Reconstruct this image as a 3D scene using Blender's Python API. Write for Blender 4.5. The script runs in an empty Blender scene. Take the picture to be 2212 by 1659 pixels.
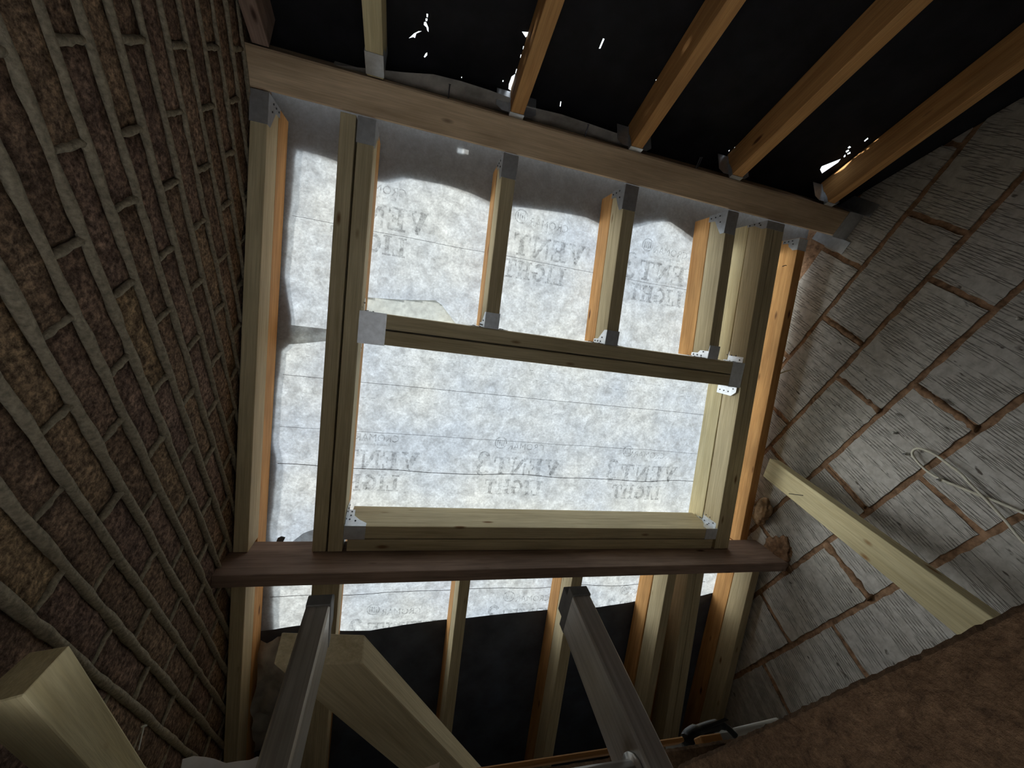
import bpy, bmesh, math, random
import numpy as np
from mathutils import Vector, Matrix, noise
from mathutils.geometry import delaunay_2d_cdt

random.seed(7)
SC = bpy.context.scene
COL = SC.collection

# ------------------------------------------------------------------ camera
CAM_R = Matrix(((0.9613812, -0.2390921, -0.1363124),
                (0.0991321, 0.7628662, -0.6389116),
                (0.2567468, 0.6007246, 0.7571070)))      # rows: right, down, forward in the loft's axes
cam = bpy.data.cameras.new('camera')
cam.sensor_fit = 'HORIZONTAL'
cam.sensor_width = 36.0
cam.lens = 864.46 / 2212.0 * 36.0
cam.clip_start = 0.01
cam_o = bpy.data.objects.new('camera', cam)
COL.objects.link(cam_o)
rt, dn, fw = CAM_R[0], CAM_R[1], CAM_R[2]
cam_o.matrix_world = Matrix(((rt[0], -dn[0], -fw[0], 0), (rt[1], -dn[1], -fw[1], 0),
                             (rt[2], -dn[2], -fw[2], 0), (0, 0, 0, 1)))
SC.camera = cam_o

# ------------------------------------------------------------------ daylight: bright overcast sky
SKY = 1.45
world = bpy.data.worlds.new('overcast_sky')
SC.world = world
world.use_nodes = True
wn = world.node_tree.nodes
wn['Background'].inputs[0].default_value = (0.90, 0.96, 1.0, 1)
wn['Background'].inputs[1].default_value = SKY
SC.view_settings.view_transform = 'Standard'
SC.view_settings.look = 'None'
SC.view_settings.gamma = 1.0
SC.view_settings.use_curve_mapping = False
SC.view_settings.exposure = 0.0
# hazy sun low over the brick gable side; the sheet scatters it forward into the loft
SUN = bpy.data.lights.new('hazy_sun', 'SUN')
SUN.energy = 7.5
SUN.angle = math.radians(6)
SUN.color = (1.0, 0.97, 0.92)
sun_o = bpy.data.objects.new('hazy_sun', SUN)
COL.objects.link(sun_o)
sun_o.rotation_euler = Vector((0.88, -0.20, -0.43)).to_track_quat('-Z', 'Y').to_euler()
# ceiling lamp of the room under the loft: its light comes up through the open hatch
LAMP = bpy.data.lights.new('room_ceiling_lamp', 'AREA')
LAMP.shape = 'RECTANGLE'
LAMP.size, LAMP.size_y = 0.9, 0.7
LAMP.energy = 60
LAMP.color = (0.82, 0.90, 1.0)
lamp_o = bpy.data.objects.new('room_ceiling_lamp', LAMP)
COL.objects.link(lamp_o)
lamp_o.location = (0.25, 1.10, -0.10)
SC.cycles.max_bounces = 14
SC.cycles.diffuse_bounces = 8
SC.cycles.transparent_max_bounces = 16

# ------------------------------------------------------------------ frames of the two roof slopes
TH1, TH2 = 0.666399, 0.521912
XL, XR = -0.505, 1.735
P2 = Vector((0, 0.2135, 1.485))
F2 = Vector((0, math.cos(TH2), -math.sin(TH2)))
N2 = Vector((0, math.sin(TH2), math.cos(TH2)))
P1 = Vector((0, 0.116, 1.49))
F1 = Vector((0, -math.cos(TH1), -math.sin(TH1)))
N1 = Vector((0, -math.sin(TH1), math.cos(TH1)))
X = Vector((1, 0, 0))
FLOOR_Z = 0.03


def far(x, s, n=0.0):
    return Vector((x, 0, 0)) + P2 + F2 * s + N2 * n


def near(x, s, n=0.0):
    return Vector((x, 0, 0)) + P1 + F1 * s + N1 * n


# ------------------------------------------------------------------ materials
def new_mat(name):
    m = bpy.data.materials.new(name)
    m.use_nodes = True
    nt = m.node_tree
    return m, nt, nt.nodes, nt.links, nt.nodes['Principled BSDF']


def ramp(nodes, stops, interp='LINEAR'):
    r = nodes.new('ShaderNodeValToRGB')
    r.color_ramp.interpolation = interp
    e = r.color_ramp.elements
    while len(e) < len(stops):
        e.new(0.5)
    for el, (p, c) in zip(e, stops):
        el.position = p
        el.color = (c[0], c[1], c[2], 1) if len(c) == 3 else c
    return r


def obj_coord(nodes, links, scale=(1, 1, 1), rnd=True):
    tc = nodes.new('ShaderNodeTexCoord')
    mp = nodes.new('ShaderNodeMapping')
    mp.inputs['Scale'].default_value = scale
    links.new(tc.outputs['Object'], mp.inputs['Vector'])
    if rnd:
        oi = nodes.new('ShaderNodeObjectInfo')
        mu = nodes.new('ShaderNodeMath')
        mu.operation = 'MULTIPLY'
        mu.inputs[1].default_value = 37.0
        links.new(oi.outputs['Random'], mu.inputs[0])
        cb = nodes.new('ShaderNodeCombineXYZ')
        for k in range(3):
            links.new(mu.outputs[0], cb.inputs[k])
        links.new(cb.outputs[0], mp.inputs['Location'])
    return mp


def noise_tex(nodes, links, vec, scale, detail=4, rough=0.55, dist=0.0):
    n = nodes.new('ShaderNodeTexNoise')
    n.inputs['Scale'].default_value = scale
    n.inputs['Detail'].default_value = detail
    n.inputs['Roughness'].default_value = rough
    n.inputs['Distortion'].default_value = dist
    links.new(vec.outputs[0], n.inputs['Vector'])
    return n


def mixc(nodes, links, mode, fac, a, b):
    mx = nodes.new('ShaderNodeMix')
    mx.data_type = 'RGBA'
    mx.blend_type = mode
    for sock, v in ((0, fac), (6, a), (7, b)):
        if isinstance(v, (int, float)):
            mx.inputs[sock].default_value = v
        elif isinstance(v, tuple):
            mx.inputs[sock].default_value = (*v, 1)
        else:
            links.new(v, mx.inputs[sock])
    return mx.outputs[2]


def bump(nodes, links, bsdf, h, strength, dist=0.01):
    b = nodes.new('ShaderNodeBump')
    b.inputs['Strength'].default_value = strength
    b.inputs['Distance'].default_value = dist
    links.new(h, b.inputs['Height'])
    links.new(b.outputs[0], bsdf.inputs['Normal'])


def wood(name, light, dark, knot, knots=True, rough=0.75, grain=1.0, dirt=0.25):
    m, nt, nd, ln, b = new_mat(name)
    long_ = obj_coord(nd, ln, (1.6, 42 * grain, 42 * grain))
    g = noise_tex(nd, ln, long_, 1.6, 5, 0.6, 0.6)
    fine = noise_tex(nd, ln, obj_coord(nd, ln, (9, 260, 260)), 1.0, 3, 0.6)
    r = ramp(nd, [(0.30, dark), (0.62, light)])
    ln.new(g.outputs['Fac'], r.inputs[0])
    fr = ramp(nd, [(0.3, (0.82, 0.80, 0.78)), (0.65, (1.04, 1.03, 1.02))])
    ln.new(fine.outputs['Fac'], fr.inputs[0])
    c = mixc(nd, ln, 'MULTIPLY', 1.0, r.outputs[0], fr.outputs[0])
    st = noise_tex(nd, ln, obj_coord(nd, ln, (2.2, 7, 7)), 1.3, 3, 0.6)
    sr = ramp(nd, [(0.38, (1 - dirt, 1 - dirt * 1.05, 1 - dirt * 1.1)), (0.6, (1, 1, 1))])
    ln.new(st.outputs['Fac'], sr.inputs[0])
    c = mixc(nd, ln, 'MULTIPLY', 1.0, c, sr.outputs[0])
    if knots:
        kv = obj_coord(nd, ln, (4.2, 13, 13))
        vo = nd.new('ShaderNodeTexVoronoi')
        vo.inputs['Scale'].default_value = 1.0
        vo.inputs['Randomness'].default_value = 1.0
        ln.new(kv.outputs[0], vo.inputs['Vector'])
        kr = ramp(nd, [(0.055, (0, 0, 0)), (0.12, (1, 1, 1))])
        ln.new(vo.outputs['Distance'], kr.inputs[0])
        c = mixc(nd, ln, 'MIX', kr.outputs[0], knot, c)
    ln.new(c, b.inputs['Base Color'])
    b.inputs['Roughness'].default_value = rough
    b.inputs['Specular IOR Level'].default_value = 0.25
    bump(nd, ln, b, fine.outputs['Fac'], 0.25, 0.002)
    return m


M = {}
M['new_pine'] = wood('new_pine', (0.70, 0.61, 0.40), (0.55, 0.46, 0.28), (0.22, 0.12, 0.05), dirt=0.14)
M['pale_pine'] = wood('pale_pine', (0.74, 0.66, 0.41), (0.62, 0.53, 0.30), (0.30, 0.15, 0.05), dirt=0.12)
M['old_pine'] = wood('old_pine', (0.76, 0.43, 0.17), (0.58, 0.29, 0.10), (0.14, 0.05, 0.02), dirt=0.25)
M['beam_wood'] = wood('beam_wood', (0.74, 0.57, 0.39), (0.60, 0.45, 0.29), (0.12, 0.07, 0.04), dirt=0.3)
M['grey_pine'] = wood('grey_pine', (0.56, 0.45, 0.34), (0.42, 0.32, 0.23), (0.12, 0.07, 0.04), dirt=0.25)
M['purlin_wood'] = wood('purlin_wood', (0.40, 0.29, 0.235), (0.28, 0.195, 0.155), (0.06, 0.03, 0.02), dirt=0.35)


def flat(name, col, rough=0.6, metal=0.0, nscale=None, var=0.2, bstr=0.0, spec=0.4):
    m, nt, nd, ln, b = new_mat(name)
    b.inputs['Roughness'].default_value = rough
    b.inputs['Metallic'].default_value = metal
    b.inputs['Specular IOR Level'].default_value = spec
    if nscale:
        n = noise_tex(nd, ln, obj_coord(nd, ln), nscale, 5, 0.6)
        r = ramp(nd, [(0.32, tuple(c * (1 - var) for c in col)), (0.68, tuple(min(1, c * (1 + var)) for c in col))])
        ln.new(n.outputs['Fac'], r.inputs[0])
        ln.new(r.outputs[0], b.inputs['Base Color'])
        if bstr:
            bump(nd, ln, b, n.outputs['Fac'], bstr, 0.004)
    else:
        b.inputs['Base Color'].default_value = (*col, 1)
    return m


M['steel'] = flat('galvanised_steel', (0.62, 0.65, 0.69), 0.38, 0.8, 60, 0.12)
M['nail'] = flat('nail_steel', (0.09, 0.09, 0.10), 0.5, 0.6)
M['felt'] = flat('bitumen_felt', (0.013, 0.013, 0.016), 0.75, 0, 14, 0.35, 0.35, 0.25)
M['black_felt'] = flat('black_underlay', (0.095, 0.115, 0.160), 0.5, 0, 9, 0.3, 0.12, 0.35)
M['mortar'] = flat('brown_mortar', (0.30, 0.185, 0.115), 0.95, 0, 45, 0.5, 0.9, 0.1)
M['bead'] = flat('buff_mortar', (0.26, 0.225, 0.165), 0.95, 0, 120, 0.35, 0.9, 0.1)
M['bed_dark'] = flat('dark_mortar', (0.16, 0.12, 0.085), 0.95, 0, 60, 0.4, 0.8, 0.1)  # darker mortar of the wall body behind the bricks
M['floor_board'] = wood('floor_board', (0.40, 0.38, 0.36), (0.32, 0.30, 0.28), (0.12, 0.07, 0.04))
M['plaster'] = flat('white_plaster', (0.78, 0.76, 0.73), 0.9, 0, 8, 0.1)
M['alu_cap'] = flat('dark_plastic_cap', (0.095, 0.090, 0.082), 0.5, 0, 40, 0.3)
M['black_plastic'] = flat('black_plastic', (0.015, 0.016, 0.018), 0.35, 0, 30, 0.3)
M['grey_plastic'] = flat('grey_plastic', (0.30, 0.29, 0.27), 0.6, 0, 20, 0.15)
M['white_plastic'] = flat('white_plastic', (0.62, 0.62, 0.58), 0.5, 0, 20, 0.1)
M['cable'] = flat('cream_cable', (0.78, 0.75, 0.64), 0.5, 0, 50, 0.12)
M['paper'] = flat('white_paper', (0.86, 0.85, 0.84), 0.8, 0, 20, 0.12, 0.3)
M['tan_wad'] = flat('tan_wad', (0.30, 0.20, 0.12), 0.95, 0, 30, 0.5, 1.0, 0.1)
M['grey_sheet'] = flat('grey_sheet', (0.36, 0.34, 0.31), 0.85, 0, 16, 0.3, 0.4)


def alu():
    m, nt, nd, ln, b = new_mat('brushed_aluminium')
    g = noise_tex(nd, ln, obj_coord(nd, ln, (3, 200, 200)), 1.0, 4, 0.6)
    d = noise_tex(nd, ln, obj_coord(nd, ln, (3, 9, 9)), 1.5, 4, 0.65)
    r = ramp(nd, [(0.3, (0.42, 0.41, 0.39)), (0.7, (0.66, 0.65, 0.63))])
    ln.new(g.outputs['Fac'], r.inputs[0])
    dr = ramp(nd, [(0.35, (0.72, 0.68, 0.62)), (0.6, (1, 1, 1))])
    ln.new(d.outputs['Fac'], dr.inputs[0])
    c = mixc(nd, ln, 'MULTIPLY', 1.0, r.outputs[0], dr.outputs[0])
    ln.new(c, b.inputs['Base Color'])
    b.inputs['Metallic'].default_value = 0.8
    b.inputs['Roughness'].default_value = 0.34
    bump(nd, ln, b, g.outputs['Fac'], 0.15, 0.001)
    return m


M['alu'] = alu()


def rough_sawn():
    m, nt, nd, ln, b = new_mat('rough_sawn_timber')
    g = noise_tex(nd, ln, obj_coord(nd, ln, (45, 60, 80)), 1.0, 7, 0.75, 0.8)
    saw = noise_tex(nd, ln, obj_coord(nd, ln, (240, 120, 200)), 1.0, 5, 0.75)
    r = ramp(nd, [(0.32, (0.072, 0.043, 0.024)), (0.70, (0.235, 0.148, 0.086))])
    ln.new(g.outputs['Fac'], r.inputs[0])
    sr = ramp(nd, [(0.3, (0.6, 0.58, 0.55)), (0.65, (1.1, 1.1, 1.1))])
    ln.new(saw.outputs['Fac'], sr.inputs[0])
    c = mixc(nd, ln, 'MULTIPLY', 1.0, r.outputs[0], sr.outputs[0])
    ln.new(c, b.inputs['Base Color'])
    b.inputs['Roughness'].default_value = 0.95
    b.inputs['Specular IOR Level'].default_value = 0.1
    bump(nd, ln, b, saw.outputs['Fac'], 0.9, 0.003)
    return m


M['rough_sawn'] = rough_sawn()


def brick_mat():
    m, nt, nd, ln, b = new_mat('rough_brick')
    oi = nd.new('ShaderNodeObjectInfo')
    base = ramp(nd, [(0.0, (0.21, 0.15, 0.115)), (0.30, (0.28, 0.20, 0.145)),
                     (0.60, (0.235, 0.165, 0.14)), (0.85, (0.35, 0.26, 0.165)), (1.0, (0.20, 0.14, 0.12))])
    ln.new(oi.outputs['Random'], base.inputs[0])
    pits = noise_tex(nd, ln, obj_coord(nd, ln), 95, 6, 0.75)
    pr = ramp(nd, [(0.36, (0.30, 0.27, 0.25)), (0.50, (0.90, 0.90, 0.90)), (0.64, (2.0, 1.95, 1.85))])
    ln.new(pits.outputs['Fac'], pr.inputs[0])
    c = mixc(nd, ln, 'MULTIPLY', 1.0, base.outputs[0], pr.outputs[0])
    big = noise_tex(nd, ln, obj_coord(nd, ln), 16, 4, 0.6)
    br = ramp(nd, [(0.35, (0.7, 0.66, 0.64)), (0.65, (1.25, 1.2, 1.12))])
    ln.new(big.outputs['Fac'], br.inputs[0])
    c = mixc(nd, ln, 'MULTIPLY', 1.0, c, br.outputs[0])
    ln.new(c, b.inputs['Base Color'])
    b.inputs['Roughness'].default_value = 0.97
    b.inputs['Specular IOR Level'].default_value = 0.1
    bump(nd, ln, b, pits.outputs['Fac'], 1.0, 0.010)
    return m


M['brick'] = brick_mat()


def block_mat():
    """Light concrete block scored with zigzag wire marks running up and down the face."""
    m, nt, nd, ln, b = new_mat('scored_block')
    oi = nd.new('ShaderNodeObjectInfo')
    tint = ramp(nd, [(0, (0.50, 0.485, 0.46)), (0.5, (0.57, 0.555, 0.535)), (1, (0.53, 0.515, 0.475))])
    ln.new(oi.outputs['Random'], tint.inputs[0])
    lines = []
    for tilt, freq in ((0.36, 104.0), (-0.30, 92.0)):
        mp = obj_coord(nd, ln, (1, 1, 0.22))
        mp.inputs['Rotation'].default_value = (tilt, 0, 0)
        w = nd.new('ShaderNodeTexWave')
        w.wave_type = 'BANDS'
        w.bands_direction = 'Y'
        w.wave_profile = 'SIN'
        w.inputs['Scale'].default_value = freq / 6.2832 * 2.2
        w.inputs['Distortion'].default_value = 1.5
        w.inputs['Detail'].default_value = 3
        w.inputs['Detail Scale'].default_value = 1.4
        w.inputs['Detail Roughness'].default_value = 0.55
        ln.new(mp.outputs[0], w.inputs['Vector'])
        r = ramp(nd, [(0.0, (1, 1, 1)), (0.05, (0.7, 0.7, 0.7)), (0.11, (0, 0, 0))])
        ln.new(w.outputs['Fac'], r.inputs[0])
        msk = noise_tex(nd, ln, obj_coord(nd, ln, (1, 46, 7.5)), 1.0, 2, 0.5)
        mr = ramp(nd, [(0.44, (0, 0, 0)), (0.54, (1, 1, 1))])
        ln.new(msk.outputs['Fac'], mr.inputs[0])
        lines.append(mixc(nd, ln, 'MULTIPLY', 1.0, r.outputs[0], mr.outputs[0]))
    sc = mixc(nd, ln, 'LIGHTEN', 1.0, lines[0], lines[1])
    grit = noise_tex(nd, ln, obj_coord(nd, ln), 40, 6, 0.65)
    gr = ramp(nd, [(0.35, (0.80, 0.79, 0.77)), (0.65, (1.1, 1.1, 1.1))])
    ln.new(grit.outputs['Fac'], gr.inputs[0])
    c = mixc(nd, ln, 'MULTIPLY', 1.0, tint.outputs[0], gr.outputs[0])
    pit = noise_tex(nd, ln, obj_coord(nd, ln, (1, 1, 0.45)), 26, 3, 0.6)
    pr = ramp(nd, [(0.67, (0, 0, 0)), (0.72, (1, 1, 1))])
    ln.new(pit.outputs['Fac'], pr.inputs[0])
    c = mixc(nd, ln, 'MIX', pr.outputs[0], c, (0.13, 0.115, 0.10))
    c = mixc(nd, ln, 'MIX', sc, c, (0.19, 0.175, 0.16))
    ln.new(c, b.inputs['Base Color'])
    b.inputs['Roughness'].default_value = 0.95
    b.inputs['Specular IOR Level'].default_value = 0.1
    inv = nd.new('ShaderNodeInvert')
    ln.new(sc, inv.inputs['Color'])
    bump(nd, ln, b, inv.outputs[0], 0.5, 0.003)
    return m


M['block'] = block_mat()


def membrane_mat(name, col, var, scale=26, back=(0.72, 0.72, 0.72), fwd=0.0):
    m, nt, nd, ln, b = new_mat(name)
    nd.remove(b)
    out = nd['Material Output']
    v = obj_coord(nd, ln, (1, 1, 1), rnd=False)
    n1 = noise_tex(nd, ln, v, scale, 8, 0.72, 0.4)
    n2 = noise_tex(nd, ln, v, scale * 4.5, 4, 0.7)
    n3 = noise_tex(nd, ln, v, 3.0, 3, 0.5)
    r1 = ramp(nd, [(0.30, tuple(c * (1 - var) for c in col)), (0.70, tuple(min(0.99, c * (1 + var)) for c in col))])
    ln.new(n1.outputs['Fac'], r1.inputs[0])
    r2 = ramp(nd, [(0.32, (0.72, 0.72, 0.73)), (0.62, (1.10, 1.10, 1.10))])
    ln.new(n2.outputs['Fac'], r2.inputs[0])
    c = mixc(nd, ln, 'MULTIPLY', 1.0, r1.outputs[0], r2.outputs[0])
    r3 = ramp(nd, [(0.35, (0.80, 0.86, 0.96)), (0.65, (1.04, 1.03, 0.99))])
    ln.new(n3.outputs['Fac'], r3.inputs[0])
    c = mixc(nd, ln, 'MULTIPLY', 1.0, c, r3.outputs[0])
    tr = nd.new('ShaderNodeBsdfTranslucent')
    df = nd.new('ShaderNodeBsdfDiffuse')
    ln.new(c, tr.inputs['Color'])
    df.inputs['Color'].default_value = (*back, 1)
    mx = nd.new('ShaderNodeMixShader')
    mx.inputs[0].default_value = 0.45
    ln.new(tr.outputs[0], mx.inputs[1])
    ln.new(df.outputs[0], mx.inputs[2])
    if fwd:
        rf = nd.new('ShaderNodeBsdfRefraction')
        rf.distribution = 'GGX'
        rf.inputs['Roughness'].default_value = 1.0
        rf.inputs['IOR'].default_value = 1.3
        ln.new(mixc(nd, ln, 'MIX', 0.72, (0.8, 0.8, 0.78), mixc(nd, ln, 'MULTIPLY', 1.0, c, (2.1, 2.1, 2.05))), rf.inputs['Color'])
        m2 = nd.new('ShaderNodeMixShader')
        m2.inputs[0].default_value = fwd
        ln.new(mx.outputs[0], m2.inputs[1])
        ln.new(rf.outputs[0], m2.inputs[2])
        mx = m2
    ln.new(mx.outputs[0], out.inputs['Surface'])
    return m


M['membrane'] = membrane_mat('breather_membrane', (0.355, 0.372, 0.375), 0.44, fwd=0.27)
M['membrane_back'] = membrane_mat('membrane_smooth_back', (0.56, 0.56, 0.48), 0.05, 12)
M['old_cover'] = membrane_mat('old_brown_felt', (0.020, 0.018, 0.017), 0.3, 12, (0.05, 0.045, 0.04))


def ink_mat():
    m, nt, nd, ln, b = new_mat('printed_ink')
    nd.remove(b)
    n = noise_tex(nd, ln, obj_coord(nd, ln, rnd=False), 60, 5, 0.7)
    r = ramp(nd, [(0.38, (0.04, 0.04, 0.04)), (0.64, (0.56, 0.56, 0.56))])
    ln.new(n.outputs['Fac'], r.inputs[0])
    t = nd.new('ShaderNodeBsdfTransparent')
    d = nd.new('ShaderNodeBsdfDiffuse')
    d.inputs['Color'].default_value = (0.20, 0.21, 0.23, 1)
    mx = nd.new('ShaderNodeMixShader')
    ln.new(r.outputs[0], mx.inputs[0])
    ln.new(t.outputs[0], mx.inputs[1])
    ln.new(d.outputs[0], mx.inputs[2])
    ln.new(mx.outputs[0], nd['Material Output'].inputs['Surface'])
    return m


M['ink'] = ink_mat()
M['ink_line'] = flat('ink_line', (0.10, 0.10, 0.11), 0.8)


# ------------------------------------------------------------------ object helpers
def tag(o, label=None, cat=None, group=None, kind=None):
    if label:
        o['label'] = label
    if cat:
        o['category'] = cat
    if group:
        o['group'] = group
    if kind:
        o['kind'] = kind
    return o


def link(name, mesh, mat=None, parent=None, mw=None):
    o = bpy.data.objects.new(name, mesh)
    COL.objects.link(o)
    if mat is not None:
        mesh.materials.append(M[mat] if isinstance(mat, str) else mat)
    mw = mw or Matrix.Identity(4)
    if parent is not None:
        o.parent = parent
        pm = parent.matrix_basis if parent.parent is None else parent.parent.matrix_basis @ parent.matrix_basis
        o.matrix_basis = pm.inverted() @ mw
    else:
        o.matrix_basis = mw
    return o


def empty(name, loc):
    o = bpy.data.objects.new(name, None)
    COL.objects.link(o)
    o.empty_display_size = 0.05
    o.matrix_basis = Matrix.Translation(loc)
    return o


def bm_mesh(bm, name='mesh', smooth=False):
    bmesh.ops.recalc_face_normals(bm, faces=bm.faces)
    me = bpy.data.meshes.new(name)
    bm.to_mesh(me)
    bm.free()
    if smooth:
        for p in me.polygons:
            p.use_smooth = True
    return me


def py_mesh(v, f, name='mesh', smooth=False):
    me = bpy.data.meshes.new(name)
    me.from_pydata([tuple(p) for p in v], [], f)
    me.update()
    if smooth:
        for p in me.polygons:
            p.use_smooth = True
    return me


def box_bm(l, w, h, bev=0.0015):
    bm = bmesh.new()
    bmesh.ops.create_cube(bm, size=1)
    bmesh.ops.scale(bm, vec=(l, w, h), verts=bm.verts)
    if bev:
        bmesh.ops.bevel(bm, geom=list(bm.edges), offset=bev, segments=1, affect='EDGES')
    return bm


def frame(ax, up, loc):
    ax = ax.normalized()
    side = up.cross(ax).normalized()
    up = ax.cross(side)
    return Matrix(((ax[0], side[0], up[0], loc[0]), (ax[1], side[1], up[1], loc[1]),
                   (ax[2], side[2], up[2], loc[2]), (0, 0, 0, 1)))


def timber(name, a, b, up, w, h, mat, parent=None, bev=0.0015):
    """Sawn timber whose underside centre line runs a -> b; w across, h towards up."""
    ax = b - a
    u = (up - ax.normalized() * up.dot(ax.normalized())).normalized()
    mid = (a + b) / 2 + u * (h / 2)
    return link(name, bm_mesh(box_bm(ax.length, w, h, bev), name), mat, parent, frame(ax, u, mid))


def plate(poly, th, O, ax, ay, name, mat, parent):
    """Flat polygon (2-D points on ax, ay at O) given a thickness."""
    az = ax.cross(ay).normalized()
    bm = bmesh.new()
    lo = [bm.verts.new(O + ax * p[0] + ay * p[1]) for p in poly]
    hi = [bm.verts.new(O + ax * p[0] + ay * p[1] + az * th) for p in poly]
    n = len(poly)
    bm.faces.new(lo)
    bm.faces.new(hi[::-1])
    for i in range(n):
        bm.faces.new((lo[i], lo[(i + 1) % n], hi[(i + 1) % n], hi[i]))
    return link(name, bm_mesh(bm, name), mat, parent)


def tube_bm(bm, pts, r, seg=8, cap=True):
    rings = []
    for i, p in enumerate(pts):
        t = (pts[min(i + 1, len(pts) - 1)] - pts[max(i - 1, 0)]).normalized()
        a = t.cross(Vector((0.31, 0.2, 0.93)))
        if a.length < 0.1:
            a = t.cross(Vector((1, 0, 0)))
        a.normalize()
        b = t.cross(a)
        rr = r[i] if isinstance(r, (list, tuple)) else r
        rings.append([bm.verts.new(p + (a * math.cos(2 * math.pi * k / seg) + b * math.sin(2 * math.pi * k / seg)) * rr)
                      for k in range(seg)])
    for q, s in zip(rings, rings[1:]):
        for k in range(seg):
            bm.faces.new((q[k], q[(k + 1) % seg], s[(k + 1) % seg], s[k]))
    if cap:
        bm.faces.new(rings[0][::-1])
        bm.faces.new(rings[-1])


def tube(name, pts, r, mat, parent=None, seg=8):
    bm = bmesh.new()
    tube_bm(bm, [Vector(p) for p in pts], r, seg)
    return link(name, bm_mesh(bm, name, True), mat, parent)


def prism(name, quad, d, mat, parent=None):
    """Timber with a splayed near end: the four end corners run on along d."""
    v = list(quad) + [q + d for q in quad]
    bm = bmesh.new()
    vs = [bm.verts.new(p) for p in v]
    bm.faces.new(vs[:4])
    bm.faces.new(vs[4:][::-1])
    for i in range(4):
        j = (i + 1) % 4
        bm.faces.new((vs[i], vs[4 + i], vs[4 + j], vs[j]))
    bmesh.ops.bevel(bm, geom=list(bm.edges), offset=0.0015, segments=1, affect='EDGES')
    up = (quad[3] - quad[0])
    mw = frame(d, up, sum(quad, Vector()) / 4)
    bmesh.ops.transform(bm, matrix=mw.inverted(), verts=bm.verts)
    return link(name, bm_mesh(bm, name), mat, parent, mw)


# ------------------------------------------------------------------ the two gable walls
def roof_cut(bm, n_near=0.095, n_far=0.185):
    """Trim a wall piece to the underside of the coverings of both slopes (wall meshes are in loft axes)."""
    for P, N, off in ((P1, N1, n_near), (P2, N2, n_far)):
        g = list(bm.verts) + list(bm.edges) + list(bm.faces)
        res = bmesh.ops.bisect_plane(bm, geom=g, plane_co=P + N * off, plane_no=N, clear_outer=True)
        ed = [e for e in res['geom_cut'] if isinstance(e, bmesh.types.BMEdge)]
        if ed:
            bmesh.ops.holes_fill(bm, edges=ed)


def wall_back(name, x0, x1, mat):
    bm = bmesh.new()
    bmesh.ops.create_cube(bm, size=1)
    bmesh.ops.scale(bm, vec=(x1 - x0, 5.4, 2.6), verts=bm.verts)
    bmesh.ops.translate(bm, vec=((x0 + x1) / 2, 0.62, -0.6 + 1.3), verts=bm.verts)
    roof_cut(bm)
    return tag(link(name, bm_mesh(bm, name), mat), kind='structure')


def under_roof(y, z, m1=0.095, m2=0.185):
    p = Vector((0, y, z))
    return (p - P1).dot(N1) < m1 and (p - P2).dot(N2) < m2


# left: rough brick laid with proud rounded mortar
wl = wall_back('wall_left', XL - 0.11, XL - 0.006, 'bed_dark')
wl['label'] = 'rough dark brown brick wall with proud rounded mortar joints'
COURSE, BR_L, BR_H = 0.0766, 0.2150, 0.0655
rb = random.Random(3)
variants = []
for k in range(10):
    bm = bmesh.new()
    ny, nz_ = 7, 3
    grid = {}
    for i in range(ny + 1):
        for j in range(nz_ + 1):
            y = -BR_L / 2 + BR_L * i / ny
            z = -BR_H / 2 + BR_H * j / nz_
            edge = i in (0, ny) or j in (0, nz_)
            x = rb.uniform(-0.0015, 0.0025) - (0.002 if edge else 0)
            if edge:
                y += rb.uniform(-0.0025, 0.002) * (1 if i in (0, ny) else 0.3)
                z += rb.uniform(-0.002, 0.002)
            grid[i, j] = bm.verts.new((x, y, z))
    for i in range(ny):
        for j in range(nz_):
            bm.faces.new((grid[i, j], grid[i + 1, j], grid[i + 1, j + 1], grid[i, j + 1]))
    rim = [grid[i, 0] for i in range(ny + 1)] + [grid[ny, j] for j in range(1, nz_ + 1)] + \
          [grid[i, nz_] for i in range(ny - 1, -1, -1)] + [grid[0, j] for j in range(nz_ - 1, 0, -1)]
    back = [bm.verts.new((-0.03, v.co.y, v.co.z)) for v in rim]
    for i in range(len(rim)):
        j = (i + 1) % len(rim)
        bm.faces.new((rim[i], back[i], back[j], rim[j]))
    me = bm_mesh(bm, 'brick', True)
    me.materials.append(M['brick'])
    variants.append(me)


def bead_bm(bm, pts, r0):
    tube_bm(bm, pts, [r0 * rb.uniform(0.82, 1.18) for _ in pts], 7)


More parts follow.
